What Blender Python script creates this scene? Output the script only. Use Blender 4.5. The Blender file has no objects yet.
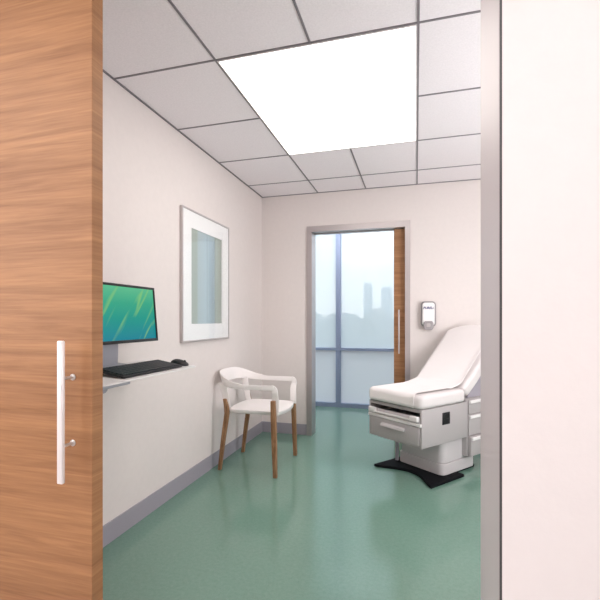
import bpy, bmesh, math, random
from mathutils import Vector, Matrix
random.seed(7)
PI = math.pi
S = bpy.context.scene
C = S.collection

# ------------------------------------------------------------------ camera, world, lights, exposure
cam_d = bpy.data.cameras.new('camera')
cam_d.sensor_width = 36.0
cam_d.lens = 36.0 * 415.58 / 600.0
cam_d.shift_y = 19.77 / 600.0
cam_d.clip_end = 2000
cam_d.clip_start = 0.02
cam = bpy.data.objects.new('camera', cam_d)
C.objects.link(cam)
cam.location = (0, 0, 1.164)
cam.rotation_euler = (PI / 2, 0, 0.2722)
S.camera = cam

S.view_settings.view_transform = 'Standard'
S.view_settings.look = 'None'
S.view_settings.gamma = 1.0
S.view_settings.use_curve_mapping = False
S.view_settings.exposure = 0.25

W = bpy.data.worlds.new('sky')
S.world = W
W.use_nodes = True
wn, wl = W.node_tree.nodes, W.node_tree.links
wn.clear()
wo = wn.new('ShaderNodeOutputWorld')
wb = wn.new('ShaderNodeBackground')
wr = wn.new('ShaderNodeValToRGB')
wx = wn.new('ShaderNodeSeparateXYZ')
wt = wn.new('ShaderNodeTexCoord')
wl.new(wt.outputs['Generated'], wx.inputs[0])
wl.new(wx.outputs['Z'], wr.inputs[0])
wl.new(wr.outputs[0], wb.inputs[0])
wl.new(wb.outputs[0], wo.inputs[0])
wr.color_ramp.elements[0].position = 0.0
wr.color_ramp.elements[0].color = (0.97, 0.99, 1.0, 1)
wr.color_ramp.elements[1].position = 0.45
wr.color_ramp.elements[1].color = (0.50, 0.77, 0.88, 1)
e = wr.color_ramp.elements.new(0.12)
e.color = (0.84, 0.94, 0.97, 1)
wb.inputs[1].default_value = 1.4

PANEL = 3.2       # room ceiling light
HALL = 9.3        # hallway ceiling lights
GALLERY = 14.0  # added gallery panel that brightens the passage floor


def area(name, loc, target, sx, sy, power, col):
    l = bpy.data.lights.new(name, 'AREA')
    l.shape = 'RECTANGLE'
    l.size, l.size_y = sx, sy
    l.energy = power
    l.color = col
    o = bpy.data.objects.new(name, l)
    C.objects.link(o)
    o.location = loc
    o.rotation_euler = (Vector(target) - Vector(loc)).to_track_quat('-Z', 'Y').to_euler()
    return o


# unseen soft area light added at the hallway's left, following the handle's shadow
area('hallway_side_light', (-3.0, -0.75, 1.6), (-0.9, 1.0, 1.2), 1.0, 1.6, 24, (1.0, 0.97, 0.95))

# unseen area light added at the right to lift ceiling and back wall
area('room_side_fill', (1.80, 2.1, 1.35), (0.0, 4.0, 2.0), 1.6, 1.5, 58, (0.98, 0.98, 1.0))

# ------------------------------------------------------------------ materials


def lin(r, g, b):
    def f(c):
        c /= 255.0
        return c / 12.92 if c <= 0.04045 else ((c + 0.055) / 1.055) ** 2.4
    return (f(r), f(g), f(b), 1)


def new_mat(name):
    m = bpy.data.materials.new(name)
    m.use_nodes = True
    return m, m.node_tree.nodes, m.node_tree.links, m.node_tree.nodes['Principled BSDF']


def mat(name, col, rough=0.5, metal=0.0, var=0.0, scale=40, bump=0.0, bscale=200, spec=0.5, coat=0.0):
    m, n, l, b = new_mat(name)
    b.inputs['Base Color'].default_value = col
    b.inputs['Roughness'].default_value = rough
    b.inputs['Metallic'].default_value = metal
    b.inputs['Specular IOR Level'].default_value = spec
    b.inputs['Coat Weight'].default_value = coat
    tc = n.new('ShaderNodeTexCoord')
    if var > 0:
        nz = n.new('ShaderNodeTexNoise')
        nz.inputs['Scale'].default_value = scale
        nz.inputs['Detail'].default_value = 4
        mp = n.new('ShaderNodeMapRange')
        mp.inputs['From Min'].default_value = 0.3
        mp.inputs['From Max'].default_value = 0.7
        mp.inputs['To Min'].default_value = 1 - var
        mp.inputs['To Max'].default_value = 1 + var
        mx = n.new('ShaderNodeVectorMath')
        mx.operation = 'SCALE'
        mx.inputs[0].default_value = col[:3]
        l.new(tc.outputs['Object'], nz.inputs['Vector'])
        l.new(nz.outputs['Fac'], mp.inputs['Value'])
        l.new(mp.outputs['Result'], mx.inputs['Scale'])
        l.new(mx.outputs[0], b.inputs['Base Color'])
    if bump > 0:
        nb = n.new('ShaderNodeTexNoise')
        nb.inputs['Scale'].default_value = bscale
        nb.inputs['Detail'].default_value = 3
        bp = n.new('ShaderNodeBump')
        bp.inputs['Strength'].default_value = bump
        bp.inputs['Distance'].default_value = 0.002
        l.new(tc.outputs['Object'], nb.inputs['Vector'])
        l.new(nb.outputs['Fac'], bp.inputs['Height'])
        l.new(bp.outputs[0], b.inputs['Normal'])
    return m


def wood(name, light, dark, mapscale, rough=0.45, contrast=1.0, rot=(0, 0, 0)):
    """grain runs along the axis with the small scale value"""
    m, n, l, b = new_mat(name)
    tc = n.new('ShaderNodeTexCoord')
    mp = n.new('ShaderNodeMapping')
    mp.inputs['Scale'].default_value = mapscale
    mp.inputs['Rotation'].default_value = rot
    l.new(tc.outputs['Object'], mp.inputs['Vector'])
    n1 = n.new('ShaderNodeTexNoise')
    n1.inputs['Scale'].default_value = 1.0
    n1.inputs['Detail'].default_value = 6
    n1.inputs['Roughness'].default_value = 0.65
    n1.inputs['Distortion'].default_value = 0.6
    l.new(mp.outputs[0], n1.inputs['Vector'])
    mp2 = n.new('ShaderNodeMapping')
    mp2.inputs['Scale'].default_value = tuple(s * 6 for s in mapscale)
    mp2.inputs['Rotation'].default_value = rot
    l.new(tc.outputs['Object'], mp2.inputs['Vector'])
    n2 = n.new('ShaderNodeTexNoise')
    n2.inputs['Scale'].default_value = 1.0
    n2.inputs['Detail'].default_value = 4
    l.new(mp2.outputs[0], n2.inputs['Vector'])
    mx = n.new('ShaderNodeMath')
    mx.operation = 'MULTIPLY_ADD'
    mx.inputs[1].default_value = 0.35
    l.new(n2.outputs['Fac'], mx.inputs[0])
    l.new(n1.outputs['Fac'], mx.inputs[2])
    r = n.new('ShaderNodeValToRGB')
    c = 0.17 / contrast
    r.color_ramp.elements[0].position = 0.675 - c
    r.color_ramp.elements[0].color = dark
    r.color_ramp.elements[1].position = 0.675 + c
    r.color_ramp.elements[1].color = light
    l.new(mx.outputs[0], r.inputs[0])
    l.new(r.outputs[0], b.inputs['Base Color'])
    b.inputs['Roughness'].default_value = rough
    b.inputs['Specular IOR Level'].default_value = 0.3
    return m


def emit(name, col, strength):
    m, n, l, b = new_mat(name)
    n.remove(b)
    em = n.new('ShaderNodeEmission')
    em.inputs[0].default_value = col
    em.inputs[1].default_value = strength
    l.new(em.outputs[0], n['Material Output'].inputs[0])
    return m


def schlick(n, l, f0):
    """two-sided reflectance: f0 + (1 - f0) * facing^5"""
    lw = n.new('ShaderNodeLayerWeight')
    lw.inputs[0].default_value = 0.5
    p = n.new('ShaderNodeMath')
    p.operation = 'POWER'
    p.inputs[1].default_value = 5.0
    l.new(lw.outputs['Facing'], p.inputs[0])
    q = n.new('ShaderNodeMath')
    q.operation = 'MULTIPLY_ADD'
    q.inputs[1].default_value = 1 - f0
    q.inputs[2].default_value = f0
    l.new(p.outputs[0], q.inputs[0])
    return q


def film_glass(name, film, col):
    m, n, l, b = new_mat(name)
    n.remove(b)
    tr = n.new('ShaderNodeBsdfTransparent')
    tl = n.new('ShaderNodeBsdfTranslucent')
    df = n.new('ShaderNodeBsdfDiffuse')
    tl.inputs[0].default_value = col
    df.inputs[0].default_value = col
    mm = n.new('ShaderNodeMixShader')
    mm.inputs[0].default_value = 0.3
    l.new(tl.outputs[0], mm.inputs[1])
    l.new(df.outputs[0], mm.inputs[2])
    a = n.new('ShaderNodeMixShader')
    a.inputs[0].default_value = film
    l.new(tr.outputs[0], a.inputs[1])
    l.new(mm.outputs[0], a.inputs[2])
    gl = n.new('ShaderNodeBsdfGlossy')
    gl.inputs['Roughness'].default_value = 0.03
    fr = schlick(n, l, 0.03)
    g = n.new('ShaderNodeMixShader')
    l.new(fr.outputs[0], g.inputs[0])
    l.new(a.outputs[0], g.inputs[1])
    l.new(gl.outputs[0], g.inputs[2])
    l.new(g.outputs[0], n['Material Output'].inputs[0])
    return m


def clear_glass(name, ior=1.5):
    m, n, l, b = new_mat(name)
    n.remove(b)
    tr = n.new('ShaderNodeBsdfTransparent')
    gl = n.new('ShaderNodeBsdfGlossy')
    gl.inputs['Roughness'].default_value = 0.02
    fr = schlick(n, l, 0.04)
    g = n.new('ShaderNodeMixShader')
    l.new(fr.outputs[0], g.inputs[0])
    l.new(tr.outputs[0], g.inputs[1])
    l.new(gl.outputs[0], g.inputs[2])
    l.new(g.outputs[0], n['Material Output'].inputs[0])
    return m


M = {}
M['wall'] = mat('wall_paint', lin(228, 219, 216), 0.7, var=0.012, scale=30, bump=0.15, bscale=120, spec=0.25)
M['hall_wall'] = mat('hallway_wall_paint', lin(236, 230, 230), 0.7, var=0.008, scale=25, bump=0.2, bscale=90, spec=0.25)
M['ceil_tile'] = mat('ceiling_tile', lin(246, 239, 242), 0.9, var=0.04, scale=130, bump=0.3, bscale=300, spec=0.1)
M['grid'] = mat('ceiling_grid', lin(128, 122, 126), 0.6)  # dark grey stands in for the shadow gap around the tiles
M['base'] = mat('rubber_base', lin(160, 155, 164), 0.55)
M['metal'] = mat('brushed_metal_frame', lin(190, 182, 182), 0.38, 0.75, bump=0.03, bscale=400)
M['jamb'] = mat('door_jamb_metal', lin(202, 193, 194), 0.5, 0.3)
M['gasket'] = mat('dark_gasket', lin(70, 68, 70), 0.6)
M['mullion'] = mat('blue_grey_aluminium', lin(148, 158, 186), 0.45, 0.2)
M['chrome'] = mat('satin_steel', lin(215, 212, 212), 0.3, 0.6)
M['white_metal'] = mat('pale_steel_pull', lin(236, 230, 230), 0.35, 0.15)
M['chair_white'] = mat('white_lacquered_steel', lin(244, 238, 236), 0.35)
M['tbl_grey'] = mat('table_grey_laminate', lin(174, 168, 168), 0.5)
M['tbl_light'] = mat('table_light_plastic', lin(200, 194, 195), 0.45)
M['tbl_white'] = mat('table_white_plastic', lin(232, 228, 227), 0.4)
M['vinyl'] = mat('white_vinyl_cushion', lin(220, 213, 212), 0.5, bump=0.08, bscale=60)
M['paper'] = mat('exam_paper', lin(244, 238, 237), 0.8, bump=0.25, bscale=35)
M['black'] = mat('black_plastic', lin(26, 26, 30), 0.5)
M['plate'] = mat('black_base_plate', lin(18, 18, 22), 0.7, spec=0.1)
M['key'] = mat('dark_keys', lin(40, 42, 46), 0.5)
M['bezel'] = mat('monitor_bezel', lin(12, 13, 15), 0.35)
M['grey_metal'] = mat('grey_arm_metal', lin(158, 160, 168), 0.4, 0.4)
M['mat_board'] = mat('picture_mat_board', lin(248, 248, 248), 0.8)
M['frame'] = mat('picture_frame_metal', lin(196, 188, 188), 0.4, 0.5)
M['disp_white'] = mat('dispenser_white', lin(244, 242, 242), 0.35)
M['disp_grey'] = mat('dispenser_grey', lin(158, 152, 154), 0.45)
M['navy'] = mat('navy_print', lin(40, 40, 110), 0.5)
M['cglass'] = clear_glass('picture_glass', 1.45)
M['pane_up'] = film_glass('haze_film_glass', 0.55, (0.97, 0.96, 0.98, 1))  # whitish glass; its milky film also stands in for outdoor haze
M['pane_lo'] = film_glass('frosted_glass', 0.88, (0.90, 0.86, 0.88, 1))
M['light'] = emit('ceiling_light_diffuser', (1.0, 0.955, 0.91, 1), PANEL)
M['hall_light'] = emit('hall_light_diffuser', (1.0, 0.965, 0.94, 1), HALL)
M['gal_fill'] = emit('gallery_fill_diffuser', (0.95, 0.98, 1.0, 1), GALLERY)
M['door_wood'] = wood('oak_door_veneer', lin(180, 132, 92), lin(142, 98, 66), (1.1, 1.1, 26.0), 0.45, 0.9, (0, -0.03, 0))
M['leg_wood'] = wood('chair_leg_wood', lin(172, 132, 98), lin(112, 78, 50), (60.0, 60.0, 6.0), 0.5, 0.9)
M['leaf'] = mat('tree_foliage', lin(134, 134, 134), 0.9, var=0.3, scale=2)
M['bark'] = mat('tree_bark', lin(96, 84, 74), 0.9, var=0.2, scale=4)
M['ground'] = mat('park_ground', lin(150, 148, 144), 0.95, var=0.2, scale=0.1)
M['tower'] = mat('tower_glass_cladding', lin(150, 168, 186), 0.4)
M['towerband'] = mat('tower_floor_band', lin(180, 192, 204), 0.6)


def floor_material():
    m, n, l, b = new_mat('green_vinyl_floor')
    tc = n.new('ShaderNodeTexCoord')
    n1 = n.new('ShaderNodeTexNoise')
    n1.inputs['Scale'].default_value = 160
    n1.inputs['Detail'].default_value = 3
    n2 = n.new('ShaderNodeTexNoise')
    n2.inputs['Scale'].default_value = 55
    n2.inputs['Detail'].default_value = 5
    l.new(tc.outputs['Object'], n1.inputs['Vector'])
    l.new(tc.outputs['Object'], n2.inputs['Vector'])
    ad = n.new('ShaderNodeMath')
    ad.operation = 'ADD'
    l.new(n1.outputs['Fac'], ad.inputs[0])
    l.new(n2.outputs['Fac'], ad.inputs[1])
    r = n.new('ShaderNodeValToRGB')
    hf = n.new('ShaderNodeMath')
    hf.operation = 'MULTIPLY'
    hf.inputs[1].default_value = 0.5
    l.new(ad.outputs[0], hf.inputs[0])
    l.new(hf.outputs[0], r.inputs[0])
    r.color_ramp.elements[0].position = 0.30
    r.color_ramp.elements[0].color = lin(106, 139, 124)
    r.color_ramp.elements[1].position = 0.74
    r.color_ramp.elements[1].color = lin(121, 154, 140)
    l.new(r.outputs[0], b.inputs['Base Color'])
    b.inputs['Roughness'].default_value = 0.15
    b.inputs['Specular IOR Level'].default_value = 0.6
    bp = n.new('ShaderNodeBump')
    bp.inputs['Strength'].default_value = 0.06
    bp.inputs['Distance'].default_value = 0.001
    l.new(n2.outputs['Fac'], bp.inputs['Height'])
    l.new(bp.outputs[0], b.inputs['Normal'])
    return m


M['floor'] = floor_material()
M['hall_floor'] = mat('hallway_floor', lin(186, 182, 180), 0.6, var=0.03, scale=80)


def screen_material():
    m, n, l, b = new_mat('screen_picture')
    n.remove(b)
    tc = n.new('ShaderNodeTexCoord')
    sp = n.new('ShaderNodeSeparateXYZ')
    l.new(tc.outputs['Object'], sp.inputs[0])
    # teal at the bottom, green above
    mr = n.new('ShaderNodeMapRange')
    mr.inputs['From Min'].default_value = -0.13
    mr.inputs['From Max'].default_value = 0.13
    l.new(sp.outputs['Z'], mr.inputs['Value'])
    r = n.new('ShaderNodeValToRGB')
    r.color_ramp.elements[0].color = lin(18, 128, 148)
    r.color_ramp.elements[1].color = lin(92, 186, 140)
    e2 = r.color_ramp.elements.new(0.42)
    e2.color = lin(26, 150, 136)
    e3 = r.color_ramp.elements.new(0.7)
    e3.color = lin(50, 164, 132)
    l.new(mr.outputs[0], r.inputs[0])
    # curved streaks like long blades
    mp = n.new('ShaderNodeMapping')
    mp.inputs['Scale'].default_value = (0.5, 4.5, 30)
    vr = n.new('ShaderNodeVectorRotate')
    vr.rotation_type = 'X_AXIS'
    vr.inputs['Angle'].default_value = math.radians(-52)
    l.new(tc.outputs['Object'], vr.inputs['Vector'])
    l.new(vr.outputs[0], mp.inputs['Vector'])
    nz = n.new('ShaderNodeTexNoise')
    nz.inputs['Scale'].default_value = 1.0
    nz.inputs['Detail'].default_value = 0.5
    nz.inputs['Distortion'].default_value = 0.5
    l.new(mp.outputs[0], nz.inputs['Vector'])
    r2 = n.new('ShaderNodeValToRGB')
    r2.color_ramp.elements[0].position = 0.58
    r2.color_ramp.elements[0].color = (0, 0, 0, 1)
    r2.color_ramp.elements[1].position = 0.72
    r2.color_ramp.elements[1].color = (0.5, 0.5, 0.5, 1)
    l.new(nz.outputs['Fac'], r2.inputs[0])
    mx = n.new('ShaderNodeMixRGB')
    mx.inputs[2].default_value = lin(150, 205, 110)
    l.new(r2.outputs[0], mx.inputs[0])
    l.new(r.outputs[0], mx.inputs[1])
    em = n.new('ShaderNodeEmission')
    em.inputs[1].default_value = 0.85
    l.new(mx.outputs[0], em.inputs[0])
    gl = n.new('ShaderNodeBsdfGlossy')
    gl.inputs['Roughness'].default_value = 0.25
    ms = n.new('ShaderNodeMixShader')
    ms.inputs[0].default_value = 0.03
    l.new(em.outputs[0], ms.inputs[1])
    l.new(gl.outputs[0], ms.inputs[2])
    l.new(ms.outputs[0], n['Material Output'].inputs[0])
    return m


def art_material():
    m, n, l, b = new_mat('print_with_reflection')
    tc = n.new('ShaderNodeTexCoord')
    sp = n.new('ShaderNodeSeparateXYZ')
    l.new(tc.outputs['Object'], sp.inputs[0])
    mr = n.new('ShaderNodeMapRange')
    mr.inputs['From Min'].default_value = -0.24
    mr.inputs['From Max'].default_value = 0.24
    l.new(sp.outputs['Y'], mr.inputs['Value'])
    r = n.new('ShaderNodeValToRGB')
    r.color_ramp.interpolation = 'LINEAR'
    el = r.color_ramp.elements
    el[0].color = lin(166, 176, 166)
    el[1].color = lin(160, 170, 160)  # grey-green print; the pale blue bands are a painted window reflection
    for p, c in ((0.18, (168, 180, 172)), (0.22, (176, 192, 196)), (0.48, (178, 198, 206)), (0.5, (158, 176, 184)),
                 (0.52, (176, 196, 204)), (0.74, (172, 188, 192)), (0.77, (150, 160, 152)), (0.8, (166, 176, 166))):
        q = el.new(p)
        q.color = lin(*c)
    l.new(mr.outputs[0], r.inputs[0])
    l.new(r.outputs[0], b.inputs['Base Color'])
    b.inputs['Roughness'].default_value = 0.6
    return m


M['screen'] = screen_material()
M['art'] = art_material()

# ------------------------------------------------------------------ mesh helpers


def add_box(bm, x0, x1, y0, y1, z0, z1, bevel=0.0, seg=2, rot=None, pivot=None):
    r = bmesh.ops.create_cube(bm, size=1.0)
    vs = r['verts']
    sx, sy, sz = abs(x1 - x0), abs(y1 - y0), abs(z1 - z0)
    c = Vector(((x0 + x1) / 2, (y0 + y1) / 2, (z0 + z1) / 2))
    for v in vs:
        v.co = Vector((v.co.x * sx, v.co.y * sy, v.co.z * sz)) + c
    if bevel > 0:
        es = list({e for v in vs for e in v.link_edges})
        res = bmesh.ops.bevel(bm, geom=es, offset=min(bevel, 0.49 * min(sx, sy, sz)), segments=seg, profile=0.5, affect='EDGES')
        vs = list({v for f in res['faces'] for v in f.verts} | {v for v in vs if v.is_valid})
    if rot is not None:
        p = pivot or c
        for v in vs:
            v.co = rot @ (v.co - p) + p
    return vs


def frame_axes(d):
    d = d.normalized()
    up = Vector((0, 0, 1)) if abs(d.z) < 0.95 else Vector((1, 0, 0))
    a = d.cross(up).normalized()
    return a, a.cross(d).normalized()


def add_tube(bm, pts, rad, seg=14, sx=1.0, cap=True):
    """round tube along pts; rad float or list"""
    pts = [Vector(p) for p in pts]
    n = len(pts)
    rings = []
    pa = None
    for i, p in enumerate(pts):
        d = (pts[min(i + 1, n - 1)] - pts[max(i - 1, 0)])
        if pa is None:
            a, b = frame_axes(d)
        else:
            dn = d.normalized()
            a = (pa - dn * pa.dot(dn)).normalized()
            b = a.cross(dn).normalized()
        pa = a
        r = rad[i] if isinstance(rad, (list, tuple)) else rad
        rings.append([bm.verts.new(p + a * math.cos(2 * PI * k / seg) * r * sx + b * math.sin(2 * PI * k / seg) * r) for k in range(seg)])
    for i in range(n - 1):
        for k in range(seg):
            bm.faces.new((rings[i][k], rings[i][(k + 1) % seg], rings[i + 1][(k + 1) % seg], rings[i + 1][k]))
    if cap:
        bm.faces.new(rings[0][::-1])
        bm.faces.new(rings[-1])


def add_prism(bm, outline, lo, hi, tf=None):
    """outline of (a,b) extruded between lo and hi; tf(a,b,c)->Vector"""
    tf = tf or (lambda a, b, c: Vector((a, b, c)))
    A = [bm.verts.new(tf(a, b, lo)) for a, b in outline]
    B = [bm.verts.new(tf(a, b, hi)) for a, b in outline]
    n = len(outline)
    bm.faces.new(A[::-1])
    bm.faces.new(B)
    for i in range(n):
        bm.faces.new((A[i], A[(i + 1) % n], B[(i + 1) % n], B[i]))
    return A, B


def rounded_rect(x0, x1, y0, y1, r, seg=6):
    out = []
    for cx, cy, a0 in ((x1 - r, y1 - r, 0), (x0 + r, y1 - r, 90), (x0 + r, y0 + r, 180), (x1 - r, y0 + r, 270)):
        for k in range(seg + 1):
            a = math.radians(a0 + 90 * k / seg)
            out.append((cx + r * math.cos(a), cy + r * math.sin(a)))
    return out


def obj(name, bm, m, parent=None, smooth=True, bevel=0.0, angle=35, loc=None):
    bmesh.ops.recalc_face_normals(bm, faces=bm.faces[:])
    me = bpy.data.meshes.new(name)
    bm.to_mesh(me)
    bm.free()
    me.materials.append(m)
    if smooth:
        for p in me.polygons:
            p.use_smooth = True
        me.set_sharp_from_angle(angle=math.radians(angle))
    o = bpy.data.objects.new(name, me)
    C.objects.link(o)
    if parent:
        o.parent = parent
    if loc is not None:
        o.location = loc
    if bevel > 0:
        b = o.modifiers.new('bevel', 'BEVEL')
        b.width = bevel
        b.segments = 3
        b.limit_method = 'ANGLE'
        b.angle_limit = math.radians(40)
    return o


def bxo(name, m, box, parent=None, bevel=0.0, seg=2):
    bm = bmesh.new()
    add_box(bm, *box, bevel=bevel, seg=seg)
    return obj(name, bm, m, parent)


def struct(name, m, boxes, parent=None):
    bm = bmesh.new()
    for b in boxes:
        add_box(bm, *b)
    o = obj(name, bm, m, parent, smooth=False)
    if parent is None:
        o['kind'] = 'structure'
    return o


def thing(name, label, cat, loc=(0, 0, 0), rz=0.0, group=None):
    o = bpy.data.objects.new(name, None)
    o.empty_display_size = 0.1
    C.objects.link(o)
    o.location = loc
    o.rotation_euler = (0, 0, rz)
    tag(o, label, cat, group)
    return o


def tag(o, label, cat, group=None):
    o['label'] = label
    o['category'] = cat
    if group:
        o['group'] = group
    return o


# ------------------------------------------------------------------ the setting
XL, XR, YB, YF, YH, CE = -1.546, 1.90, 4.066, 1.176, 0.92, 2.44
YB2 = YB + 0.14                       # far side of the back wall
YG = 5.49                             # curtain wall glazing line
OX0, OX1 = -1.45, 0.164               # near opening
DX0, DX1, DZ = -1.009, -0.100, 2.045  # back doorway
PX = -2.75                            # end of the door pocket
HB = 2.31                             # underside of the near header

struct('floor', M['floor'], [(-4.0, 3.0, 1.02, YG + 0.12, -0.1, 0.0)])
struct('floor_hallway', M['hall_floor'], [(-4.0, 3.0, -2.0, 1.02, -0.1, 0.0)])
struct('ceiling', M['ceil_tile'], [(XL - 0.02, XR, YF, YB, CE, CE + 0.05)])
struct('ceiling_hallway', M['hall_wall'], [(-4.0, 3.0, -2.0, YH, 2.6, 2.65)])
struct('ceiling_gallery', M['hall_wall'], [(-4.0, 3.0, YB2, YG + 0.12, 2.75, 2.8)])
struct('wall_left', M['wall'], [(XL - 0.1, XL, YF, YB, 0, CE)])
struct('wall_right', M['wall'], [(XR, XR + 0.1, YF, YB, 0, CE)])
struct('wall_back', M['wall'], [(-4.0, DX0 - 0.03, YB, YB2, 0, 2.75), (DX1 + 0.03, 3.0, YB + 0.0, YB + 0.04, 0, 2.75),
                                (DX1 + 0.03, 3.0, YB2 - 0.035, YB2, 0, 2.75), (DX0 - 0.03, DX1 + 0.03, YB, YB2, DZ + 0.03, 2.75)])
# near wall: left part is a pocket for the sliding door, right part is solid
struct('wall_front', M['hall_wall'], [(OX1 + 0.004, 3.0, YH, YF, 0, 2.6),
                                      (-4.0, OX0, YH, 0.975, 0, 2.6), (-4.0, OX0, 1.075, YF, 0, 2.6),
                                      (OX0, OX1 + 0.012, YH, 0.975, HB, 2.6), (OX0, OX1 + 0.012, 1.075, YF, HB, 2.6),
                                      (-4.0, OX1 + 0.012, 0.975, 1.075, 2.36, 2.6)])
struct('wall_hallway_back', M['hall_wall'], [(-4.0, 3.0, -2.1, -2.0, 0, 2.6)])
struct('wall_hallway_left', M['hall_wall'], [(-4.1, -4.0, -2.0, YF, 0, 2.6)])
struct('wall_hallway_right', M['hall_wall'], [(3.0, 3.1, -2.0, YF, 0, 2.6)])
struct('wall_gallery_left', M['hall_wall'], [(-4.1, -4.0, YB2, YG + 0.12, 0, 2.75)])
struct('wall_gallery_right', M['hall_wall'], [(3.0, 3.1, YB2, YG + 0.12, 0, 2.75)])

BH = 0.107
struct('baseboard_left', M['base'], [(XL, XL + 0.008, YF, YB, 0, BH)])
struct('baseboard_right', M['base'], [(XR - 0.008, XR, YF, YB, 0, BH)])
struct('baseboard_back', M['base'], [(XL + 0.008, DX0 - 0.052, YB - 0.008, YB, 0, BH), (DX1 + 0.047, XR - 0.008, YB - 0.008, YB, 0, BH)])
struct('baseboard_front', M['base'], [(OX1 + 0.06, XR - 0.008, YF, YF + 0.008, 0, BH)])

# suspended ceiling grid
ys = [1.853, 2.463, 3.071, 3.677]
xs = [-0.948, -0.470, 0.0097, 0.62, 1.24]
LX0, LX1, LY0, LY1 = xs[0], xs[2], ys[0], ys[2]
gw = 0.005
bars = []
for x in xs:
    bars.append((x - gw, x + gw, YF, YB, CE - 0.004, CE))
bars = [b for b in bars if abs((b[0] + b[1]) / 2 - xs[1]) > 0.01]
bars += [(xs[1] - gw, xs[1] + gw, YF, LY0 - gw, CE - 0.004, CE), (xs[1] - gw, xs[1] + gw, LY1 + gw, YB, CE - 0.004, CE)]
for y in ys + [1.243]:
    if LY0 + 0.1 < y < LY1 - 0.1:
        bars += [(XL, LX0 - gw, y - gw, y + gw, CE - 0.0035, CE), (LX1 + gw, XR, y - gw, y + gw, CE - 0.0035, CE)]
    else:
        bars.append((XL, XR, y - gw, y + gw, CE - 0.0035, CE))
bars += [(XL, XL + 0.012, YF, YB, CE - 0.005, CE), (XL, XR, YB - 0.01, YB, CE - 0.005, CE), (XR - 0.01, XR, YF, YB, CE - 0.005, CE)]
struct('trim_1', M['grid'], bars)

# big luminous ceiling panel
t = thing('ceiling_light', 'large square glowing white light panel set into the tiled ceiling', 'ceiling light', ((LX0 + LX1) / 2, (LY0 + LY1) / 2, CE - 0.005))
hx, hy = (LX1 - LX0) / 2, (LY1 - LY0) / 2
bm = bmesh.new()
f_ = 0.012
for b in ((-hx + gw, hx - gw, -hy + gw, -hy + f_, -0.001, 0.004), (-hx + gw, hx - gw, hy - f_, hy - gw, -0.001, 0.004),
          (-hx + gw, -hx + f_, -hy + f_, hy - f_, -0.001, 0.004), (hx - f_, hx - gw, -hy + f_, hy - f_, -0.001, 0.004)):
    add_box(bm, *b)
obj('frame', bm, M['white_metal'], t, smooth=False)
bxo('diffuser', M['light'], (-hx + f_, hx - f_, -hy + f_, hy - f_, 0.0, 0.004), t)

# near opening: metal jamb on the right, head piece, and pocket jamb on the left
struct('trim_2', M['jamb'], [(OX1, OX1 + 0.004, YH + 0.010, YF + 0.006, 0, HB), (OX1 + 0.004, OX1 + 0.05, YF, YF + 0.006, 0, HB + 0.04),
                             (OX0, OX1 + 0.012, YF, YF + 0.006, HB, HB + 0.04)])
struct('trim_3', M['gasket'], [(OX1 + 0.0008, OX1 + 0.004, YH + 0.001, YH + 0.010, 0, HB)])

# back doorway frame
fo = 0.053
struct('door_1', M['metal'], [
    (DX0 - fo, DX0, YB - 0.014, YB, 0, DZ + 0.058), (DX1, DX1 + fo - 0.006, YB - 0.014, YB, 0, DZ + 0.058),
    (DX0, DX1, YB - 0.014, YB, DZ, DZ + 0.058),
    (DX0 - 0.03, DX0, YB, YB2 + 0.012, 0, DZ + 0.03), (DX0, DX1 + 0.03, YB, YB + 0.04, DZ, DZ + 0.03), (DX0, DX1 + 0.03, YB2 - 0.035, YB2 + 0.012, DZ, DZ + 0.03),
    (DX1, DX1 + 0.03, YB, YB + 0.04, 0, DZ), (DX1, DX1 + 0.03, YB2 - 0.035, YB2 + 0.012, 0, DZ)])

# curtain wall beyond the doorway
wx = [-2.6, -1.81, -0.998, -0.19, 0.62, 1.43]
fr = []
for x in wx:
    fr.append((x - 0.032, x + 0.032, YG - 0.03, YG + 0.07, 0, 2.75))
for i in range(len(wx) - 1):
    a, b = wx[i] + 0.032, wx[i + 1] - 0.032
    fr += [(a, b, YG - 0.025, YG + 0.065, 0.0, 0.055), (a, b, YG - 0.025, YG + 0.065, 0.755, 0.79), (a, b, YG - 0.025, YG + 0.065, 2.69, 2.75)]
struct('window_1', M['mullion'], fr)
for i in range(len(wx) - 1):
    a, b = wx[i] + 0.032, wx[i + 1] - 0.032
    struct('window_%d' % (2 * i + 2), M['pane_up'], [(a, b, YG + 0.02, YG + 0.021, 0.79, 2.69)])
    struct('window_%d' % (2 * i + 3), M['pane_lo'], [(a, b, YG + 0.02, YG + 0.021, 0.055, 0.755)])
struct('wall_gallery_side', M['hall_wall'], [(-4.0, -2.632, YG, YG + 0.12, 0, 2.75), (1.462, 3.0, YG, YG + 0.12, 0, 2.75)])

# hallway ceiling lights behind the view; unseen gallery panel added to brighten its floor
for nm, lb, x, y, z, sx, sy, m in (
        ('ceiling_light', 'recessed hallway ceiling light panel in front of the doorway', -0.6, -0.35, 2.6, 1.2, 0.6, 'hall_light'),
        ('ceiling_light', 'recessed hallway ceiling light panel right of the doorway', 1.2, -0.35, 2.6, 1.2, 0.6, 'hall_light'),
        ('ceiling_light', 'recessed hallway ceiling light panel far left of the doorway', -2.4, -0.35, 2.6, 1.2, 0.6, 'hall_light'),
        ('ceiling_light', 'added ceiling light panel out of view above the glazed passage', -0.6, 4.85, 2.75, 1.2, 0.5, 'gal_fill')):
    t = thing(nm, lb, 'ceiling light', (x, y, z - 0.012), 0)
    bxo('frame', M['white_metal'], (-sx / 2 - 0.02, sx / 2 + 0.02, -sy / 2 - 0.02, sy / 2 + 0.02, 0.004, 0.012), t)
    bxo('diffuser', M[m], (-sx / 2, sx / 2, -sy / 2, sy / 2, 0.0, 0.004), t)

# ------------------------------------------------------------------ sliding doors


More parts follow.
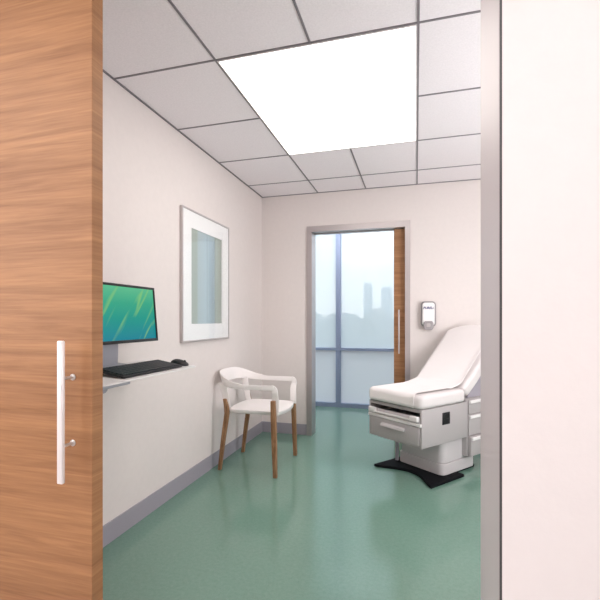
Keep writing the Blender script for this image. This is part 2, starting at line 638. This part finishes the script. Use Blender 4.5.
def bar_handle(parent, x, y_face, z0, z1, off, post_z, w=0.0095, m=None):
    """upright bar standing off the door face (towards -y) on two posts, each with a rosette"""
    bm = bmesh.new()
    add_box(bm, x - w, x + w, y_face - off - 0.009, y_face - off + 0.003, z0, z1, bevel=0.003)
    h = obj('handle', bm, m or M['white_metal'], parent)
    for z in post_z:
        bm = bmesh.new()
        add_tube(bm, [(x, y_face - 0.0015, z), (x, y_face - off + 0.001, z)], 0.0045, 12)
        obj('handle_post', bm, M['chrome'], h)
        bm = bmesh.new()
        add_tube(bm, [(x, y_face, z), (x, y_face - 0.002, z), (x, y_face - 0.004, z)], [0.0095, 0.0095, 0.007], 24)
        obj('rosette', bm, M['chrome'], h)
    return h


dd = thing('sliding_door', 'large oak veneer sliding door slid back on the left with a long pale pull bar', 'door', (-0.906, 1.022, 0))
bm = bmesh.new()
add_box(bm, -1.42, 0, -0.022, 0.022, 0.008, 2.335, bevel=0.0012, seg=1)
obj('door_panel', bm, M['door_wood'], dd)
bar_handle(dd, -0.974 + 0.906, -0.022, 0.697, 1.104, 0.040, (0.995, 0.801))

dd = thing('sliding_door', 'narrow strip of oak sliding door showing at the right of the far doorway', 'door', (-0.206, YB + 0.072, 0))
bxo('door_panel', M['door_wood'], (0, 0.95, -0.022, 0.022, 0.008, DZ - 0.004), dd, bevel=0.0012, seg=1)
h = bmesh.new()
add_box(h, 0.042, 0.055, -0.064, -0.052, 0.84, 1.26, bevel=0.003)
h = obj('handle', h, M['frame'], dd)
for z in (0.95, 1.15):
    bm = bmesh.new()
    add_tube(bm, [(0.0485, -0.0225, z), (0.0485, -0.054, z)], 0.005, 10)
    obj('handle_post', bm, M['chrome'], h)

# ------------------------------------------------------------------ framed picture on the left wall
pw = thing('framed_picture', 'tall picture in thin silver frame with wide white mat on left wall', 'picture', (XL, 2.865, 1.475))
hy, hz = 0.368, 0.469
bm = bmesh.new()
fw, dp = 0.013, 0.022
add_box(bm, 0.0, dp, -hy, hy, hz - fw, hz, bevel=0.002)
add_box(bm, 0.0, dp, -hy, hy, -hz, -hz + fw, bevel=0.002)
add_box(bm, 0.0, dp, -hy, -hy + fw, -hz + fw, hz - fw, bevel=0.002)
add_box(bm, 0.0, dp, hy - fw, hy, -hz + fw, hz - fw, bevel=0.002)
obj('frame', bm, M['frame'], pw)
ay, az = 0.240, 0.340
a0, a1 = hy - fw, hz - fw
bm = bmesh.new()
x0, x1 = 0.010, 0.017
add_box(bm, x0, x1, -a0, a0, az, a1)
add_box(bm, x0, x1, -a0, a0, -a1, -az)
add_box(bm, x0, x1, -a0, -ay, -az, az)
add_box(bm, x0, x1, ay, a0, -az, az)
obj('mat_board', bm, M['mat_board'], pw, smooth=False)
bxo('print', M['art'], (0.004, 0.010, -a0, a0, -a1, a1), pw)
bxo('glass_pane', M['cglass'], (0.0185, 0.0195, -a0, a0, -a1, a1), pw)

# ------------------------------------------------------------------ wall workstation: tray on an arm
ws = thing('keyboard_tray', 'pale wall mounted keyboard tray below the monitor', 'tray', (XL, 1.60, 0.95))
ox, oy, oz = XL, 1.60, 0.95


def L(x, y, z):
    return Vector((x - ox, y - oy, z - oz))


tilt = math.radians(4)
TXF, TZF = -1.112, 0.920     # front edge top of the tray
rt = Matrix.Rotation(tilt, 3, 'Y')


def traypt(u, y, h):
    """u metres back from the front edge, h above the tray top, world coordinates"""
    return Vector((TXF - u * math.cos(tilt) + h * math.sin(tilt), y, TZF + u * math.sin(tilt) + h * math.cos(tilt)))


def tray_slab(bm, u0, u1, y0, y1, h0, h1, r=0.02, origin=Vector((0, 0, 0))):
    add_prism(bm, rounded_rect(u0, u1, y0, y1, r, 5), h0, h1, lambda a, b, c: traypt(a, b, c) - origin)


O3 = Vector((ox, oy, oz))
bm = bmesh.new()
tray_slab(bm, 0.0, 0.325, 1.28, 1.975, -0.006, 0.0, 0.03, O3)
obj('tray_top', bm, M['tbl_white'], ws, bevel=0.002)
bm = bmesh.new()
tray_slab(bm, 0.0, 0.20, 1.26, 1.440, -0.016, -0.0065, 0.01, O3)
obj('tilt_plate', bm, M['grey_metal'], ws, bevel=0.002)
bm = bmesh.new()
add_tube(bm, [L(-1.17, 1.35, 0.894), L(-1.33, 1.35, 0.875), L(-1.50, 1.35, 0.85)], 0.017, 12, sx=1.4)
obj('support_arm', bm, M['grey_metal'], ws)
bxo('wall_track', M['grey_metal'], (0.0, 0.045, 1.29 - oy, 1.41 - oy, -0.35, 0.25), ws, bevel=0.004)

# monitor
mo = thing('computer_monitor', 'black framed computer monitor with green streaked screen on the wall side', 'monitor', (-1.375, 1.712, 1.192))
mh, mw = 0.143, 0.245
R5 = Matrix.Rotation(math.radians(-5), 3, 'Y')


def mbox(name, m, b, parent, bevel=0.0):
    bm = bmesh.new()
    add_box(bm, *b, bevel=bevel)
    for v in bm.verts:
        v.co = R5 @ v.co
    return obj(name, bm, m, parent)


bm = bmesh.new()
bz = 0.012
for b in ((0.0, 0.022, -mw, mw, mh - bz, mh), (0.0, 0.022, -mw, mw, -mh, -mh + bz + 0.003), (0.0, 0.022, -mw, -mw + bz, -mh + bz, mh - bz), (0.0, 0.022, mw - bz, mw, -mh + bz, mh - bz)):
    add_box(bm, *b, bevel=0.002)
add_box(bm, -0.012, 0.006, -mw + 0.004, mw - 0.004, -mh + 0.004, mh - 0.004, bevel=0.004)
add_box(bm, -0.035, -0.010, -0.12, 0.12, -0.08, 0.08, bevel=0.01)
for v in bm.verts:
    v.co = R5 @ v.co
obj('bezel', bm, M['bezel'], mo)
mbox('screen', M['screen'], (0.012, 0.0175, -mw + bz, mw - bz, -mh + bz, mh - bz), mo)
# curved neck standing on the tray
bm = bmesh.new()
nk = []
for k in range(9):
    s = k / 8
    nk.append((-0.032 + 0.012 * math.sin(s * PI) + 0.014 * s * s, 0.02 - s * 0.268))
ny0, ny1 = -0.125, -0.022
A = []
for x, z in nk:
    A.append([bm.verts.new((x + dx, y, z)) for dx, y in ((0, ny0), (0.012, ny0), (0.012, ny1), (0, ny1))])
for i in range(len(A) - 1):
    for k in range(4):
        bm.faces.new((A[i][k], A[i][(k + 1) % 4], A[i + 1][(k + 1) % 4], A[i + 1][k]))
bm.faces.new(A[0])
bm.faces.new(A[-1][::-1])
obj('neck', bm, M['grey_metal'], mo, bevel=0.002)
bm = bmesh.new()
b0 = Vector((-1.375, 1.712, 1.192))
add_prism(bm, rounded_rect(0.225, 0.315, 1.56, 1.74, 0.012, 5), 0.0005, 0.010, lambda a, b, c: traypt(a, b, c) - b0)
obj('foot', bm, M['grey_metal'], mo, bevel=0.002)

# keyboard: on the tilted tray, its back raised on feet
kb = thing('computer_keyboard', 'black computer keyboard lying on the pale wall tray', 'keyboard', tuple(traypt(0.03, 1.65, 0)))
k0 = Vector(kb.location)
ktilt = math.radians(6)


def kpt(u, y, h):
    return traypt(0.032 + u * math.cos(ktilt) - h * math.sin(ktilt), y, 0.0015 + u * math.sin(ktilt) + h * math.cos(ktilt)) - k0


KW, KY0, KY1 = 0.142, 1.432, 1.877
bm = bmesh.new()
add_prism(bm, rounded_rect(0, KW, KY0, KY1, 0.010, 4), 0.0, 0.009, kpt)
body = obj('keyboard_body', bm, M['black'], kb, bevel=0.002)
bm = bmesh.new()
rows = 6
for r_ in range(rows):
    u0 = 0.012 + r_ * 0.0212
    n = 21
    for c in range(n):
        if r_ == 0 and 5 <= c <= 9:
            if c > 5:
                continue
            ya, yb = KY0 + 0.012 + c * 0.0198, KY0 + 0.012 + 9.9 * 0.0198
        else:
            ya, yb = KY0 + 0.012 + c * 0.0198, KY0 + 0.012 + c * 0.0198 + 0.0165
        if c in (15, 19) and r_ in (2, 3):
            pass
        add_prism(bm, [(u0, ya), (u0 + 0.0175, ya), (u0 + 0.0175, yb), (u0, yb)], 0.0092, 0.0135, kpt)
ks = obj('keys', bm, M['key'], kb, smooth=False)
ks['kind'] = 'stuff'
for y in (KY0 + 0.03, KY1 - 0.05):
    bm = bmesh.new()
    pts = [traypt(0.162, y, 0.0008) - k0, traypt(0.162, y, 0.0135) - k0]
    add_tube(bm, pts, 0.006, 10)
    obj('foot', bm, M['black'], kb)

# mouse
ms = thing('computer_mouse', 'small black computer mouse at the far end of the tray', 'mouse', tuple(traypt(0.085, 1.932, 0)))
m0 = Vector(ms.location)
bm = bmesh.new()
bmesh.ops.create_uvsphere(bm, u_segments=24, v_segments=16, radius=1.0)
for v in bm.verts:
    x, y, z = v.co
    z = max(z, -0.12)
    hgt = 0.026 * z * (1.0 + 0.25 * x)
    p = traypt(0.085 + x * 0.052, 1.932 + y * 0.030 * (1 - 0.12 * x), 0.0045 + hgt)
    v.co = p - m0
obj('mouse_shell', bm, M['black'], ms)
bm = bmesh.new()
c_ = traypt(0.055, 1.932, 0.0235) - m0
add_tube(bm, [c_ + Vector((0, -0.003, 0)), c_ + Vector((0, 0.003, 0))], 0.006, 14)
obj('scroll_wheel', bm, M['key'], ms)

# ------------------------------------------------------------------ armchair
ch = thing('armchair', 'white armchair with bent steel arms and tapering wooden legs', 'chair', (-1.23, 3.165, 0))
cx, cy = -1.23, 3.165


def cl(x, y, z):
    return Vector((x - cx, y - cy, z))


def tapered_leg(pts, ws, ds):
    bm = bmesh.new()
    rings = []
    for (x, y, z), w, d in zip(pts, ws, ds):
        ring = []
        for sx_, sy_ in ((-1, -1), (1, -1), (1, 1), (-1, 1)):
            ring.append(bm.verts.new(cl(x + sx_ * w / 2, y + sy_ * d / 2, z)))
        rings.append(ring)
    for i in range(len(rings) - 1):
        for k in range(4):
            bm.faces.new((rings[i][k], rings[i][(k + 1) % 4], rings[i + 1][(k + 1) % 4], rings[i + 1][k]))
    bm.faces.new(rings[0][::-1])
    bm.faces.new(rings[-1])
    return bm


NY, FY = 2.897, 3.423
for y, s in ((NY, 1), (FY, -1)):
    obj('leg', tapered_leg([(-0.998, y, 0.0), (-1.006, y + 0.002 * s, 0.25), (-1.012, y + 0.004 * s, 0.44), (-1.016, y + 0.004 * s, 0.565)],
                           [0.030, 0.036, 0.038, 0.034], [0.026, 0.032, 0.034, 0.028]), M['leg_wood'], ch, bevel=0.004)
    yb = 2.940 if s == 1 else 3.388
    obj('leg', tapered_leg([(-1.468, yb, 0.0), (-1.435, yb, 0.25), (-1.405, yb - 0.0 * s, 0.445), (-1.412, yb, 0.50), (-1.425, yb, 0.553)],
                           [0.026, 0.032, 0.036, 0.032, 0.024], [0.026, 0.030, 0.030, 0.028, 0.022]), M['leg_wood'], ch, bevel=0.004)

# seat: thin pan with turned down rim, slightly dished, notched at the four legs
bm = bmesh.new()
NXs, NYs = 20, 20
sx0, sx1, sy0, sy1 = -1.395, -0.990, 2.932, 3.390
grid = []
for i in range(NXs + 1):
    row = []
    for j in range(NYs + 1):
        a, b = i / NXs * 2 - 1, j / NYs * 2 - 1
        # squircle outline
        k = 1 - 0.05 * (a * a * b * b)
        bow = 0.022 * (1 - b * b) if a > 0 else -0.02 * (1 - b * b)
        x = (sx0 + sx1) / 2 + a * k * (sx1 - sx0) / 2 + bow * abs(a) ** 3
        y = (sy0 + sy1) / 2 + b * k * (sy1 - sy0) / 2
        z = 0.480 - 0.014 * (1 - a * a) * (1 - b * b) - 0.010 * max(0, a) ** 4 * (1 - b * b) - 0.004 * (abs(a) ** 8 + abs(b) ** 8)
        row.append(bm.verts.new(cl(x, y, z)))
    grid.append(row)
for i in range(NXs):
    for j in range(NYs):
        bm.faces.new((grid[i][j], grid[i + 1][j], grid[i + 1][j + 1], grid[i][j + 1]))
rim = [grid[i][0] for i in range(NXs + 1)] + [grid[NXs][j] for j in range(1, NYs + 1)] + \
      [grid[i][NYs] for i in range(NXs - 1, -1, -1)] + [grid[0][j] for j in range(NYs - 1, 0, -1)]
low = [bm.verts.new(v.co + Vector((0.0, 0, -0.026))) for v in rim]
n = len(rim)
for i in range(n):
    bm.faces.new((rim[i], rim[(i + 1) % n], low[(i + 1) % n], low[i]))
st = obj('seat', bm, M['chair_white'], ch, angle=60)
sd = st.modifiers.new('thick', 'SOLIDIFY')
sd.thickness = 0.004
sd.offset = -1

# one bent ribbon: front post, arm, back, arm, front post


def ribbon(name, pts, thick=0.006):
    """pts: (x, y, zc, half height, lean) cross strip; lean moves the top edge outward from centre"""
    bm = bmesh.new()
    nn = len(pts)
    lo, hi = [], []
    for (top, bot) in pts:
        hi.append(bm.verts.new(cl(*top)))
        lo.append(bm.verts.new(cl(*bot)))
    for i in range(nn - 1):
        bm.faces.new((lo[i], lo[i + 1], hi[i + 1], hi[i]))
    o = obj(name, bm, M['chair_white'], ch, angle=70)
    s = o.modifiers.new('thick', 'SOLIDIFY')
    s.thickness = thick
    s.offset = 0
    b = o.modifiers.new('bevel', 'BEVEL')
    b.width = 0.002
    b.segments = 2
    return o


yc = 3.165
half = 0.258
loop = []
AZ = 0.654


def hsm(v):
    v = max(0, min(1, v))
    return v * v * (3 - 2 * v)


npl = 60
for k in range(npl + 1):
    s = k / npl * 2 - 1            # -1 near front .. +1 far front
    a = abs(s)
    sg = -1 if s < 0 else 1
    # plan: straight arms for a>0.55, superellipse around the back
    if a > 0.5:
        q = (a - 0.5) / 0.5
        x = -1.30 + q * 0.285
        y = yc + sg * (half - 0.004 * q)
        ox_, oy_ = 0, sg
    else:
        ang = a / 0.5 * PI / 2
        ex = 0.8
        x = -1.30 - 0.212 * (math.cos(ang) ** ex)
        y = yc + sg * half * (math.sin(ang) ** ex)
        ox_, oy_ = -math.cos(ang), sg * math.sin(ang)
    back = 1 - hsm((a - 0.10) / 0.50)
    hi_z = AZ + 0.021 + 0.085 * back
    lo_z = AZ - 0.017 + 0.024 * back
    lean = 0.014 * back
    hw = 0.0
    # arms lie flatter towards the front
    flat = 0.016 * (1 - back)
    loop.append(((x + ox_ * (lean + flat * 0.3), y + oy_ * (lean + flat * 0.3), hi_z), (x - ox_ * lean * 0.6, y - oy_ * (lean * 0.6), lo_z)))
ribbon('arm_and_back_band', loop)
# front posts: the band turns down and runs along the inner face of the leg
for y, sg in ((yc - half + 0.004, -1), (yc + half - 0.004, 1)):
    pts = []
    for k in range(9):
        a = k / 8 * PI / 2
        px = -1.028 + 0.022 * math.sin(a)
        zc = AZ + 0.003 - 0.034 * (1 - math.cos(a))
        w = 0.019 + 0.004 * math.sin(a)
        pts.append(((px + math.sin(a) * w, y, zc + math.cos(a) * w), (px - math.sin(a) * w, y, zc - math.cos(a) * w)))
    for z, w, q in ((0.60, 0.024, 0.5), (0.57, 0.026, 1), (0.50, 0.026, 1), (0.452, 0.025, 1)):
        yy = y - sg * 0.022 * q
        pts.append(((-1.009 + w, yy, z), (-1.009 - w, yy, z)))
    ribbon('front_post', pts, 0.007)
    # rear posts: from beside the seat up into the back band
    yr = (2.957 if sg < 0 else 3.371) - sg * 0.011
    pts = []
    for k in range(8):
        q = k / 7
        z = 0.455 + q * 0.215
        x = -1.400 - 0.050 * q
        yy = yr + sg * 0.016 * q
        w = 0.024 + 0.009 * q * q
        pts.append(((x - w, yy, z), (x + w, yy, z)))
    ribbon('rear_post', pts, 0.006)

# ------------------------------------------------------------------ examination table
TH = math.radians(51.0)
ex = thing('exam_table', 'grey medical exam table with raised backrest and white cushions by the back wall', 'exam table', (-0.156, 3.106, 0), TH)
HW = 0.25


def eb(name, m, b, parent=ex, bevel=0.0, seg=2):
    return bxo(name, m, b, parent, bevel, seg)


# floor plate with a concave front edge
bm = bmesh.new()
out = []
for k in range(21):
    s = k / 20 * 2 - 1
    y = -s * 0.272
    x = 0.072 + 0.125 * (math.cos(s * PI / 2) ** 1.3 if abs(s) < 1 else 0)
    out.append((x, y))
# outline order: near front is y=-0.262
out = out[::-1]
out += [(0.46, 0.272), (0.46, 0.19), (0.72, 0.19), (0.72, -0.19), (0.46, -0.19), (0.46, -0.272)]
out = [(x, y) for x, y in out]
add_prism(bm, out, 0.0, 0.022)
obj('base_plate', bm, M['plate'], ex, bevel=0.005)
bm = bmesh.new()
add_prism(bm, rounded_rect(0.285, 0.70, -0.212, 0.212, 0.045, 6), 0.022, 0.105)
obj('pedestal_skirt', bm, M['tbl_light'], ex, bevel=0.004)
bm = bmesh.new()
add_prism(bm, rounded_rect(0.295, 0.62, -0.203, 0.203, 0.045, 6), 0.107, 0.285)
obj('pedestal', bm, M['tbl_light'], ex, bevel=0.003)
bm = bmesh.new()
add_tube(bm, [(0.29, 0.225, 0.022), (0.29, 0.225, 0.285)], 0.014, 14)
obj('guide_post', bm, M['base'], ex)

# front cabinet: a shell with a recess behind the step
ZB, ZT = 0.280, 0.545
bm = bmesh.new()
add_box(bm, 0.0, 0.53, -HW, -HW + 0.016, ZB, ZT, bevel=0.002)
add_box(bm, 0.0, 0.53, HW - 0.016, HW, ZB, ZT, bevel=0.002)
add_box(bm, 0.0, 0.53, -HW + 0.016, HW - 0.016, ZT - 0.022, ZT)
add_box(bm, 0.0, 0.53, -HW + 0.016, HW - 0.016, ZB, ZB + 0.016)
add_box(bm, 0.514, 0.53, -HW + 0.016, HW - 0.016, ZB + 0.016, ZT - 0.022)
obj('cabinet', bm, M['tbl_grey'], ex)
dr = eb('drawer', M['tbl_grey'], (-0.010, 0.30, -HW + 0.018, HW - 0.018, ZB + 0.018, 0.425), bevel=0.002)
bm = bmesh.new()
add_prism(bm, [(-0.030, 0.392), (-0.012, 0.398), (-0.0105, 0.398), (-0.0105, 0.372), (-0.024, 0.372), (-0.034, 0.376)], -0.115, 0.105,
          lambda a, b, c: Vector((a, c, b)))
obj('drawer_pull', bm, M['tbl_light'], dr, bevel=0.002)
# pull-out step / stirrup tray above the drawer
sp_ = eb('pull_out_step', M['tbl_white'], (-0.014, 0.30, -HW + 0.002, HW - 0.002, 0.429, 0.450), bevel=0.002)
eb('step_lip', M['tbl_light'], (-0.004, 0.012, -HW + 0.020, HW - 0.020, 0.4505, 0.492), sp_, bevel=0.003)
for y0, y1 in ((-HW + 0.018, -HW + 0.085), (HW - 0.085, HW - 0.018)):
    eb('stirrup_end', M['tbl_white'], (-0.030, -0.0045, y0, y1, 0.462, 0.500), sp_, bevel=0.006, seg=3)
bm = bmesh.new()
add_tube(bm, [(-0.018, -HW + 0.080, 0.470), (-0.018, HW - 0.080, 0.470)], 0.007, 10)
obj('stirrup_rod', bm, M['tbl_white'], sp_)
# power socket on the near side
so = eb('power_socket', M['black'], (0.225, 0.312, -HW - 0.004, -HW, 0.413, 0.500), bevel=0.002)
for i in range(2):
    for j in range(2):
        eb('socket_insert', M['bezel'], (0.236 + i * 0.037, 0.264 + i * 0.037, -HW - 0.0055, -HW - 0.0042, 0.424 + j * 0.034, 0.452 + j * 0.034), so)

# rear body with side drawers and pale pulls
eb('rear_cabinet', M['tbl_grey'], (0.534, 0.86, -HW + 0.006, HW - 0.006, 0.13, 0.558), bevel=0.003)
for z0, z1, off in ((0.447, 0.557, 0.0), (0.285, 0.442, 0.0), (0.135, 0.280, 0.018)):
    d_ = eb('side_drawer', M['tbl_grey'], (0.545, 0.855, -HW + 0.0055 - 0.012 - off, -HW + 0.0055, z0, z1), bevel=0.002)
    eb('drawer_pull', M['tbl_white'], (0.548, 0.852, -HW - 0.022 - off, -HW - 0.007 - off, z1 - 0.026, z1 - 0.004), d_, bevel=0.003)

# seat cushion
bm = bmesh.new()
add_prism(bm, rounded_rect(-0.018, 0.510, -0.262, 0.262, 0.05, 8), 0.547, 0.645)
sc = obj('seat_cushion', bm, M['vinyl'], ex)
b = sc.modifiers.new('bevel', 'BEVEL')
b.width, b.segments, b.limit_method = 0.030, 6, 'ANGLE'
b.angle_limit = math.radians(50)

# backrest
BA = math.radians(42.5)
ca, sa = math.cos(BA), math.sin(BA)
bx0, bz0 = 0.503, 0.640


def bp(s, y, h):
    """s along the backrest from the hinge, h above its front face"""
    return Vector((bx0 + s * ca - h * sa, y, bz0 + s * sa + h * ca))


def top_s(y):
    return 0.575 + 0.145 * math.sqrt(max(0, 1 - (y / 0.25) ** 2))


outl = [(0.0, -0.235), (0.0, 0.235)]
NB = 24
outl += [(0.15, 0.250), (0.45, 0.250)]
for k in range(NB + 1):
    y = 0.246 * math.cos(PI * k / NB)
    outl.append((top_s(y), y))
outl += [(0.45, -0.250), (0.15, -0.250)]
bm = bmesh.new()
add_prism(bm, outl, -0.092, 0.0, lambda a, b, c: bp(a, b, c))
bc = obj('backrest_cushion', bm, M['vinyl'], ex)
b = bc.modifiers.new('bevel', 'BEVEL')
b.width, b.segments, b.limit_method = 0.026, 5, 'ANGLE'
b.angle_limit = math.radians(50)
bm = bmesh.new()
add_prism(bm, [(0.10, -0.20), (0.10, 0.20), (0.52, 0.20), (0.52, -0.20)], -0.110, -0.0925, lambda a, b, c: bp(a, b, c))
obj('backrest_frame', bm, M['grey_metal'], ex, bevel=0.002)
for y in (-0.205, 0.190):
    bm = bmesh.new()
    a_, b_, c_, d_ = bp(0.10, 0, -0.111), bp(0.34, 0, -0.111), (0.80, 0.0, 0.5595), (0.60, 0.0, 0.5595)
    add_prism(bm, [(a_[0], a_[2]), (b_[0], b_[2]), (c_[0], c_[2]), (d_[0], d_[2])], y, y + 0.015, lambda a, b, c: Vector((a, c, b)))
    obj('side_bracket', bm, M['base'], ex)
bm = bmesh.new()
add_tube(bm, [bp(0.36, 0.0, -0.111), (0.80, 0.0, 0.561)], 0.016, 12)
obj('backrest_strut', bm, M['grey_metal'], ex)

# paper sheet: down the front, over the seat, bridging to the backrest and over its top
pp = thing('exam_paper', 'white disposable paper sheet covering the exam table cushions', 'paper sheet', tuple(ex.location), TH)
bm = bmesh.new()
NYP = 28
rows_ = []
for j in range(NYP + 1):
    q = j / NYP
    y = -0.208 + q * 0.428
    prof = []
    e_ = 0.0035 + 0.011 * max(0.0, 1 - q / 0.12) ** 2
    prof += [(-0.018 - e_ - 0.001, 0.557), (-0.018 - e_, 0.58), (-0.018 - e_, 0.612)]
    for k in range(1, 7):
        a = k / 6 * PI / 2
        prof.append((0.012 - (0.030 + e_) * math.cos(a), 0.615 + (0.030 + e_) * math.sin(a)))
    for k in range(1, 9):
        prof.append((0.012 + k * 0.0435, 0.645 + e_ + 0.0006 * math.sin(k * 2.1 + y * 9)))
    # bridge
    p1 = Vector((0.360, 0.6486))
    p2 = bp(0.050, 0, e_ + 0.004)
    p2 = Vector((p2.x, p2.z))
    cpt = Vector((0.484, 0.663))
    for k in range(1, 10):
        u = k / 10
        pt = p1 * (1 - u) ** 2 + cpt * 2 * u * (1 - u) + p2 * u * u
        prof.append((pt.x, pt.y))
    ts = top_s(y) - 0.028
    for k in range(0, 15):
        u = k / 14
        p = bp(0.050 + (ts - 0.050) * u, 0, e_ + 0.004 * (1 - u) ** 2 + 0.0005 * math.sin(k + y * 12))
        prof.append((p.x, p.z))
    for k in range(1, 7):
        a = k / 6 * PI / 2
        p = bp(ts + (0.028 + e_) * math.sin(a), 0, -0.028 + (0.028 + e_) * math.cos(a))
        prof.append((p.x, p.z))
    for h in (-0.045, -0.06):
        p = bp(ts + 0.028 + e_, 0, h)
        prof.append((p.x, p.z))
    rows_.append([bm.verts.new((x, y, z)) for x, z in prof])
for j in range(NYP):
    for i in range(len(rows_[0]) - 1):
        bm.faces.new((rows_[j][i], rows_[j][i + 1], rows_[j + 1][i + 1], rows_[j + 1][i]))
ps = obj('sheet', bm, M['paper'], pp, angle=180)
sd = ps.modifiers.new('thick', 'SOLIDIFY')
sd.thickness = 0.0015
sd.offset = 1

# ------------------------------------------------------------------ hand sanitiser dispenser on the back wall
sn = thing('sanitizer_dispenser', 'white and grey wall mounted hand sanitizer dispenser right of the doorway', 'dispenser', (0.110, YB, 1.21))


def yprism(bm, outline, y0, y1):
    add_prism(bm, outline, y0, y1, lambda a, b, c: Vector((a, c, b)))


bm = bmesh.new()
yprism(bm, rounded_rect(-0.068, 0.068, -0.110, 0.125, 0.034, 8), -0.045, -0.0)
obj('back_shell', bm, M['disp_grey'], sn, bevel=0.008)
bm = bmesh.new()
yprism(bm, rounded_rect(-0.054, 0.054, -0.100, 0.112, 0.026, 8), -0.085, -0.0455)
cov = obj('front_cover', bm, M['disp_white'], sn, bevel=0.012)
bm = bmesh.new()
yprism(bm, [(-0.044, -0.118), (-0.030, -0.140), (0.030, -0.140), (0.044, -0.118), (0.044, -0.075), (0.034, -0.058), (-0.034, -0.058), (-0.044, -0.075)], -0.098, -0.03)
pb = obj('push_bar', bm, M['disp_grey'], sn, bevel=0.008)
bm = bmesh.new()
yprism(bm, rounded_rect(-0.018, 0.018, -0.112, -0.078, 0.008, 4), -0.102, -0.0985)
obj('push_pad', bm, M['frame'], pb, bevel=0.001)


def text_mesh(name, body, size, m, parent, mtx, shear=0.3, extrude=0.0006):
    cu = bpy.data.curves.new(name, 'FONT')
    cu.body = body
    cu.size = size
    cu.align_x = 'CENTER'
    cu.align_y = 'CENTER'
    cu.shear = shear
    cu.extrude = extrude
    cu.offset = size * 0.03
    to = bpy.data.objects.new(name + '_curve', cu)
    C.objects.link(to)
    dg = bpy.context.evaluated_depsgraph_get()
    me = bpy.data.meshes.new_from_object(to.evaluated_get(dg))
    me.name = name
    bpy.data.objects.remove(to)
    me.materials.clear()
    me.materials.append(m)
    me.transform(mtx)
    o = bpy.data.objects.new(name, me)
    C.objects.link(o)
    o.parent = parent
    return o


text_mesh('lettering', 'PURELL', 0.029, M['navy'], cov, Matrix.Translation((0.0, -0.0862, 0.062)) @ Matrix.Rotation(PI / 2, 4, 'X'))

# ------------------------------------------------------------------ outside
GZ = -9.0
gr = struct('ground', M['ground'], [(-260, 120, 8, 700, GZ - 0.5, GZ)])


def tower(x, y, w, d, top, label):
    t = thing('office_tower', label, 'building', (x, y, GZ))
    h = top - GZ
    bxo('tower_body', M['tower'], (-w / 2, w / 2, -d / 2, d / 2, 0, h), t, bevel=0.3)
    bm = bmesh.new()
    z = 6
    while z < h - 2:
        add_box(bm, -w / 2 - 0.15, w / 2 + 0.15, -d / 2 - 0.15, d / 2 + 0.15, z, z + 1.0)
        z += 4.0
    obj('floor_bands', bm, M['towerband'], t, smooth=False)
    bxo('roof_cap', M['towerband'], (-w / 2 + 1, w / 2 - 1, -d / 2 + 1, d / 2 - 1, h, h + 1.8), t)


tower(-41, 372, 7.0, 8, 32, 'tall slim pale office tower on the skyline seen through glazing')
tower(-22, 330, 8.0, 8, 25, 'pale office tower on the skyline beside the oak door strip')


def crown(seed, r, h):
    rnd = random.Random(seed)
    bm = bmesh.new()
    for k in range(9):
        a = rnd.uniform(0, 2 * PI)
        rr = rnd.uniform(0, 0.6) * r
        zz = rnd.uniform(-0.3, 0.45) * h
        s = rnd.uniform(0.45, 0.7) * r
        n0 = len(bm.verts)
        g = bmesh.ops.create_icosphere(bm, subdivisions=3, radius=s)
        for v in g['verts']:
            p = v.co
            f = 1 + 0.16 * math.sin(p.x * 5.1 / s * 1.3 + seed) * math.sin(p.y * 4.7 / s * 1.2) * math.cos(p.z * 5.3 / s) + rnd.uniform(-0.05, 0.05)
            v.co = Vector((p.x * f + rr * math.cos(a), p.y * f + rr * math.sin(a), p.z * f * 0.85 + zz))
    return bm


protos = []
for s in range(3):
    r = (2.7, 3.2, 2.3)[s]
    tr = thing('broadleaf_tree', 'hazy green tree in the treeline beyond the gallery glazing', 'tree', (0, 0, GZ), 0, 'hazy trees beyond the glazing')
    fo_ = obj('foliage', crown(s + 3, r, 5.0), M['leaf'], tr, smooth=False, loc=(0, 0, 7.4))
    bm = bmesh.new()
    add_tube(bm, [(0, 0, -0.2), (0.1, 0, 3), (0, 0.1, 6.5)], [0.4, 0.3, 0.18], 10)
    tk = obj('trunk', bm, M['bark'], tr)
    protos.append(tr)
spots = []
rnd = random.Random(5)
RR = (2.7, 3.2, 2.3)
for attempt in range(4000):
    yy = rnd.uniform(44, 130)
    xx = rnd.uniform(-0.30 * yy, -0.01 * yy)
    sc_ = (0.84 + 0.34 * (yy - 44) / 86) * rnd.uniform(0.95, 1.07)
    rr = RR[len(spots) % 3] * sc_ * 1.5
    if all(math.hypot(xx - a, yy - b) > rr + q for a, b, c, q in spots):
        spots.append((xx, yy, sc_, rr))
    if len(spots) >= 36:
        break
for i, (x, y, sc_, rr) in enumerate(spots):
    src = protos[i % 3]
    if i < 3:
        o = src
    else:
        o = src.copy()
        C.objects.link(o)
        for c in src.children:
            d = c.copy()
            C.objects.link(d)
            d.parent = o
    o.location = (x, y, GZ)
    o.scale = (sc_, sc_, sc_)
    o.rotation_euler = (0, 0, rnd.uniform(0, 6.28))
